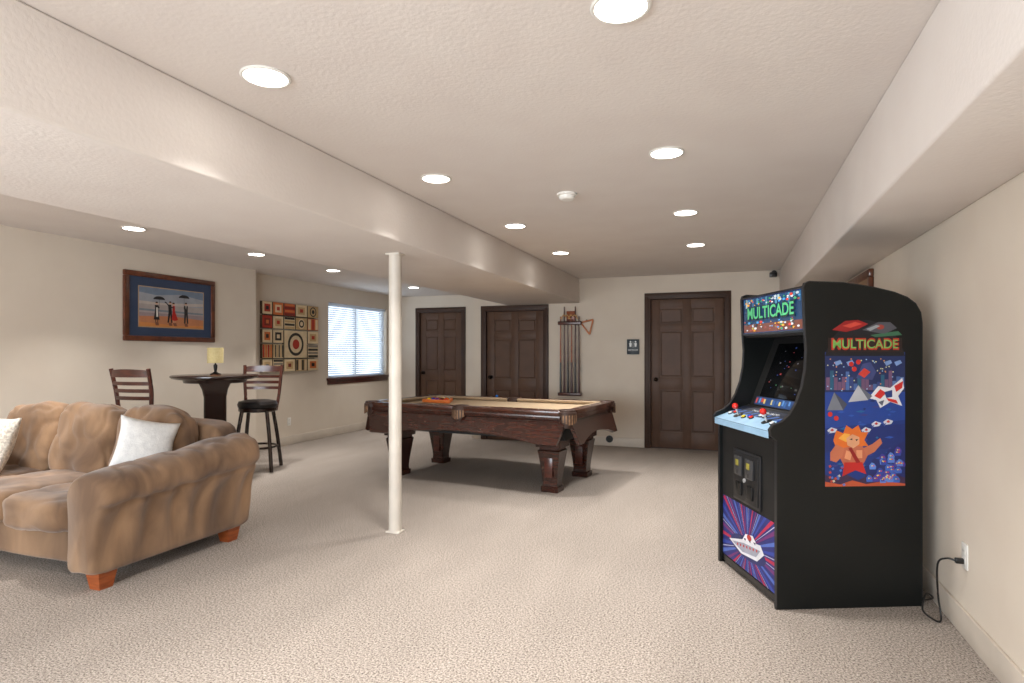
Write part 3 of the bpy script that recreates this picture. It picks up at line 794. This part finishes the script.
b.text('MULTICADE', *S(865, 344), .345, .045, C(120, 180, 90, .3), SA, 4, bold=.01)
sp([(825, 356), (905, 356), (905, 392), (825, 392)], (30, 44, 90), 2)
random.seed(11)
for k in range(20):
    x = 826+3.9*k; h = random.uniform(5, 22)
    sp([(x, 390), (x+3.6, 390), (x+3.6, 390-h), (x, 390-h)], random.choice([(70, 100, 156), (50, 66, 120), (96, 126, 176), (40, 90, 120), (110, 80, 110)]), 2.4)
for k in range(60):
    x = random.uniform(827, 902); y = random.uniform(358, 390)
    sp([(x, y), (x+1.1, y), (x+1.1, y+1.1), (x, y+1.1)], random.choice([(220, 220, 160), (230, 150, 80), (150, 190, 230)]), 2.8)
sp([(856, 378), (862, 364), (870, 362), (876, 372), (872, 380)], (60, 70, 120), 3)
sp([(858, 374), (864, 368), (870, 372), (864, 378)], (200, 60, 50), 3.2)
for x in (834, 846, 884, 894): sp([(x, 362), (x+6, 360), (x+8, 363), (x+2, 366)], (120, 150, 200), 3)
sp([(827, 410), (834, 392), (843, 410)], (120, 124, 134), 3); sp([(834, 392), (843, 410), (847, 404)], (72, 76, 90), 3.1)
sp([(848, 402), (858, 385), (868, 400)], (180, 182, 188), 3); sp([(858, 385), (868, 400), (872, 396)], (100, 104, 116), 3.1)
for dx, dy in ((851, 364), (858, 362), (854, 369), (830, 414), (836, 418)): sd(dx, dy, 2.4, (198, 44, 36), 3.3)
sp([(868, 398), (878, 386), (890, 388), (902, 378), (904, 388), (898, 396), (902, 406), (890, 402), (880, 408), (876, 400)], (226, 226, 230), 3)
sp([(874, 396), (880, 389), (886, 393), (880, 399)], (206, 44, 40), 3.3); sp([(894, 386), (903, 381), (902, 388), (896, 392)], (206, 44, 40), 3.3)
sp([(886, 398), (896, 400), (898, 404), (888, 401)], (206, 44, 40), 3.3)
sp([(884, 392), (892, 390), (892, 397), (886, 398)], (40, 60, 120), 3.5)
sp([(878, 402), (884, 400), (882, 406)], (90, 96, 110), 3.6)
for dx, dy in ((832, 430), (866, 430), (876, 424), (888, 422)):
    sp([(dx-5, dy), (dx-1, dy-3), (dx+5, dy-1), (dx+3, dy+2), (dx-3, dy+3)], (200, 206, 220), 3); sp([(dx-2, dy), (dx, dy-2), (dx+2, dy), (dx, dy+1)], (190, 50, 44), 3.3)
    sp([(dx-5, dy+2), (dx-2, dy+1), (dx-4, dy+5)], (60, 80, 150), 3.2)
sp([(833, 440), (836, 430), (843, 433), (846, 425), (852, 429), (858, 425), (861, 432), (868, 432), (864, 440), (868, 446), (858, 446), (850, 450), (842, 448), (836, 448)], (222, 110, 40), 3.4)
sp([(838, 438), (844, 433), (850, 434), (846, 442)], (240, 170, 70), 3.6)
sp([(846, 438), (852, 434), (859, 437), (859, 444), (853, 448), (847, 445)], (222, 160, 120), 3.8)
sp([(849, 439), (852, 438), (852, 440)], (40, 30, 30), 4.2); sp([(855, 439), (858, 439), (856, 441)], (40, 30, 30), 4.2)
sp([(842, 448), (850, 446), (862, 446), (868, 454), (864, 462), (858, 470), (846, 470), (840, 458)], (190, 104, 76), 3.5)
sp([(846, 450), (852, 452), (850, 460), (844, 458)], (226, 150, 108), 3.9); sp([(856, 450), (862, 450), (862, 458), (856, 458)], (226, 150, 108), 3.9)
sp([(830, 452), (836, 444), (844, 448), (842, 456), (836, 462), (830, 460)], (196, 112, 80), 3.6)
sp([(863, 448), (872, 444), (880, 438), (882, 443), (874, 452), (866, 456)], (196, 112, 80), 3.6)
sp([(844, 462), (862, 462), (866, 474), (855, 470), (842, 476)], (190, 38, 34), 4)
sp([(848, 448), (851, 447), (860, 462), (856, 463)], (150, 28, 28), 4.1)
sp([(866, 486), (864, 470), (874, 458), (882, 462), (888, 450), (896, 446), (905, 440), (905, 486)], (30, 42, 104), 2.6)
sp([(825, 486), (825, 474), (836, 478), (846, 474), (858, 480), (870, 474), (882, 480), (894, 474), (905, 478), (905, 486)], (60, 40, 70), 3)
sp([(825, 486), (825, 481), (840, 484), (852, 480), (866, 484), (884, 481), (905, 484), (905, 486)], (190, 84, 50), 3.2)
random.seed(3)
for k in range(40):
    x = 863+random.uniform(0, 39); y = 450+random.uniform(0, 30)
    if y < 486-(x-850)*.9: continue
    sp([(x-3, y+3), (x-3.5, y-1), (x-1, y-4), (x+1.5, y-3), (x+3.5, y), (x+3, y+3)], random.choice([(60, 100, 190), (46, 70, 160), (90, 130, 210), (70, 60, 150)]), 4+k*.04)
    sd(x-.8, y-.6, .7, (240, 220, 80), 6, n=6); sd(x+1, y-.6, .7, (220, 60, 50), 6, n=6)
for k in range(16):
    x = random.uniform(828, 846); y = random.uniform(464, 484)
    sp([(x, y), (x+2, y-1), (x+3, y+1), (x+1, y+2)], random.choice([(200, 190, 170), (80, 120, 200), (190, 70, 50)]), 3.6)
arc_ob = b.done(loc=(.224, 3.324, 0), rz=math.atan2(.397, .918), ang=25)

# ------------------------------------------------------------------ sofa
b = B('sofa')
XI, XO = -3.42, -3.42-1.76      # inner faces of the arms
b.soft(((XI+XO)/2, 2.86, .20), (1.95, 1.0, .22), M_sofa, n=14, cuts=14, amp=.008, freq=5)
b.soft(((XI+XO)/2, 3.28, .48), (2.0, .22, .70), M_sofa, n=9, cuts=16, amp=.012, freq=4, seed=2)
cwid = 1.76/3
for k in range(3):
    xc = XI-cwid*(k+.5)
    b.soft((xc, 2.60, .385), (cwid*1.0, .76, .21), M_sofa, n=5, cuts=24, amp=.020, freq=5, seed=k+3, crease=.006)
    Mx = T(xc, 3.03, .665) @ R(-13, 'X')
    b.soft((0, 0, 0), (cwid*1.01, .27, .55), M_sofa, n=3.8, cuts=26, M=Mx, amp=.036, freq=4.8, seed=k+9, crease=.014)
def arm(sx, x_in):
    prof = [(0, .10), (.10, .095), (.20, .10), (.215, .18), (.222, .28), (.235, .38), (.265, .45), (.305, .50), (.325, .55), (.315, .61), (.27, .655), (.19, .68), (.10, .675), (.03, .64), (-.01, .57), (-.005, .48), (.0, .38), (0, .25)]
    N = 80; rows = []
    dp = []
    n = len(prof)
    for i in range(n):
        a, p, q, c = [Vector(prof[(i+o) % n]) for o in (-1, 0, 1, 2)]
        for k in range(4):
            u = k/4; dp.append(.5*((2*p)+(-a+q)*u+(2*a-5*p+4*q-c)*u*u+(-a+3*p-3*q+c)*u**3))
    for k in range(N+1):
        s_ = k/N
        y = 2.25+1.13*s_
        e = min(s_, 1-s_)/.10; e = 1 if e > 1 else math.sqrt(max(0, 1-(1-e)**2))
        sc_ = .80+.20*e
        row = []
        for p in dp:
            x, z = p.x, p.y
            z = z if z < .3 else .3+(z-.3)*(.93+.28*s_**1.2)
            x = .12+(x-.12)*sc_; z = .38+(z-.38)*(.90+.10*e)
            z = max(z, .098)
            out = max(0, min(1, (x-.12)/.08))
            up = max(0, min(1, (z-.12)/.15))
            low = max(0, min(1, (.56-z)/.1))
            fold = .013*low*math.sin(s_*38+math.sin(z*6)*1.6+3*noise.noise(Vector((s_*3, z*2, 1))))
            fold += .012*noise.noise(Vector((s_*7, z*3, 5)))
            if x > .2: fold -= .020*math.exp(-((z-.47-.06*s_)/.018)**2)
            x += fold*out*up
            z += .008*noise.noise(Vector((s_*6, x*9, 2)))*up
            if z > .5: z -= .012*max(0, 1-abs(noise.noise(Vector((s_*7, x*5, 8))))*5)
            row.append(Vector((x_in+sx*x, y, z)))
        rows.append(row)
    b.rows(rows, M_sofa)
arm(1, XI); arm(-1, XO)
for x in (XI+.13, XO-.13):
    for y, in ((2.36,), (3.26,)):
        rows = [[Vector((x+a*h, y+c*h, z)) for a, c in ((-1, -1), (1, -1), (1, 1), (-1, 1))] for z, h in ((0, .038), (.105, .055))]
        b.rows(rows, M_orangewood)
sofa = b.done(ang=60)

M_pw = mat('white_plush', (218, 217, 214), .95, col2=(204, 203, 201), scale=30, bump=.3, bscale=120)
M_pk = mat('cream_knit', (222, 214, 200), .95, col2=(170, 160, 148), scale=60, sheen=.4, bump=.8, bscale=70)
b = B('throw_pillow')
b.soft((0, 0, 0), (.34, .13, .34), M_pw, cuts=18, pillow=1, amp=.010, freq=7, seed=1, M=R(-18, 'X') @ R(14, 'Y'))
b.done(loc=(-3.49, 2.79, .72), rz=math.radians(62), ang=60)
b = B('throw_pillow')
b.soft((0, 0, 0), (.42, .15, .42), M_pk, cuts=18, pillow=1, amp=.008, freq=7, seed=4, M=R(-20, 'X'))
b.done(loc=(-4.82, 2.70, .66), rz=math.radians(-10), ang=60)

# ------------------------------------------------------------------ camera
cam = bpy.data.cameras.new('camera'); co = bpy.data.objects.new('camera', cam); sc.collection.objects.link(co)
co.location = (0, 0, 1.3); co.rotation_euler = (math.radians(90), 0, math.atan2(218, 600))
cam.sensor_width = 36; cam.lens = 36*600/1024; cam.shift_y = 12.5/1024; cam.clip_start = .05
sc.camera = co
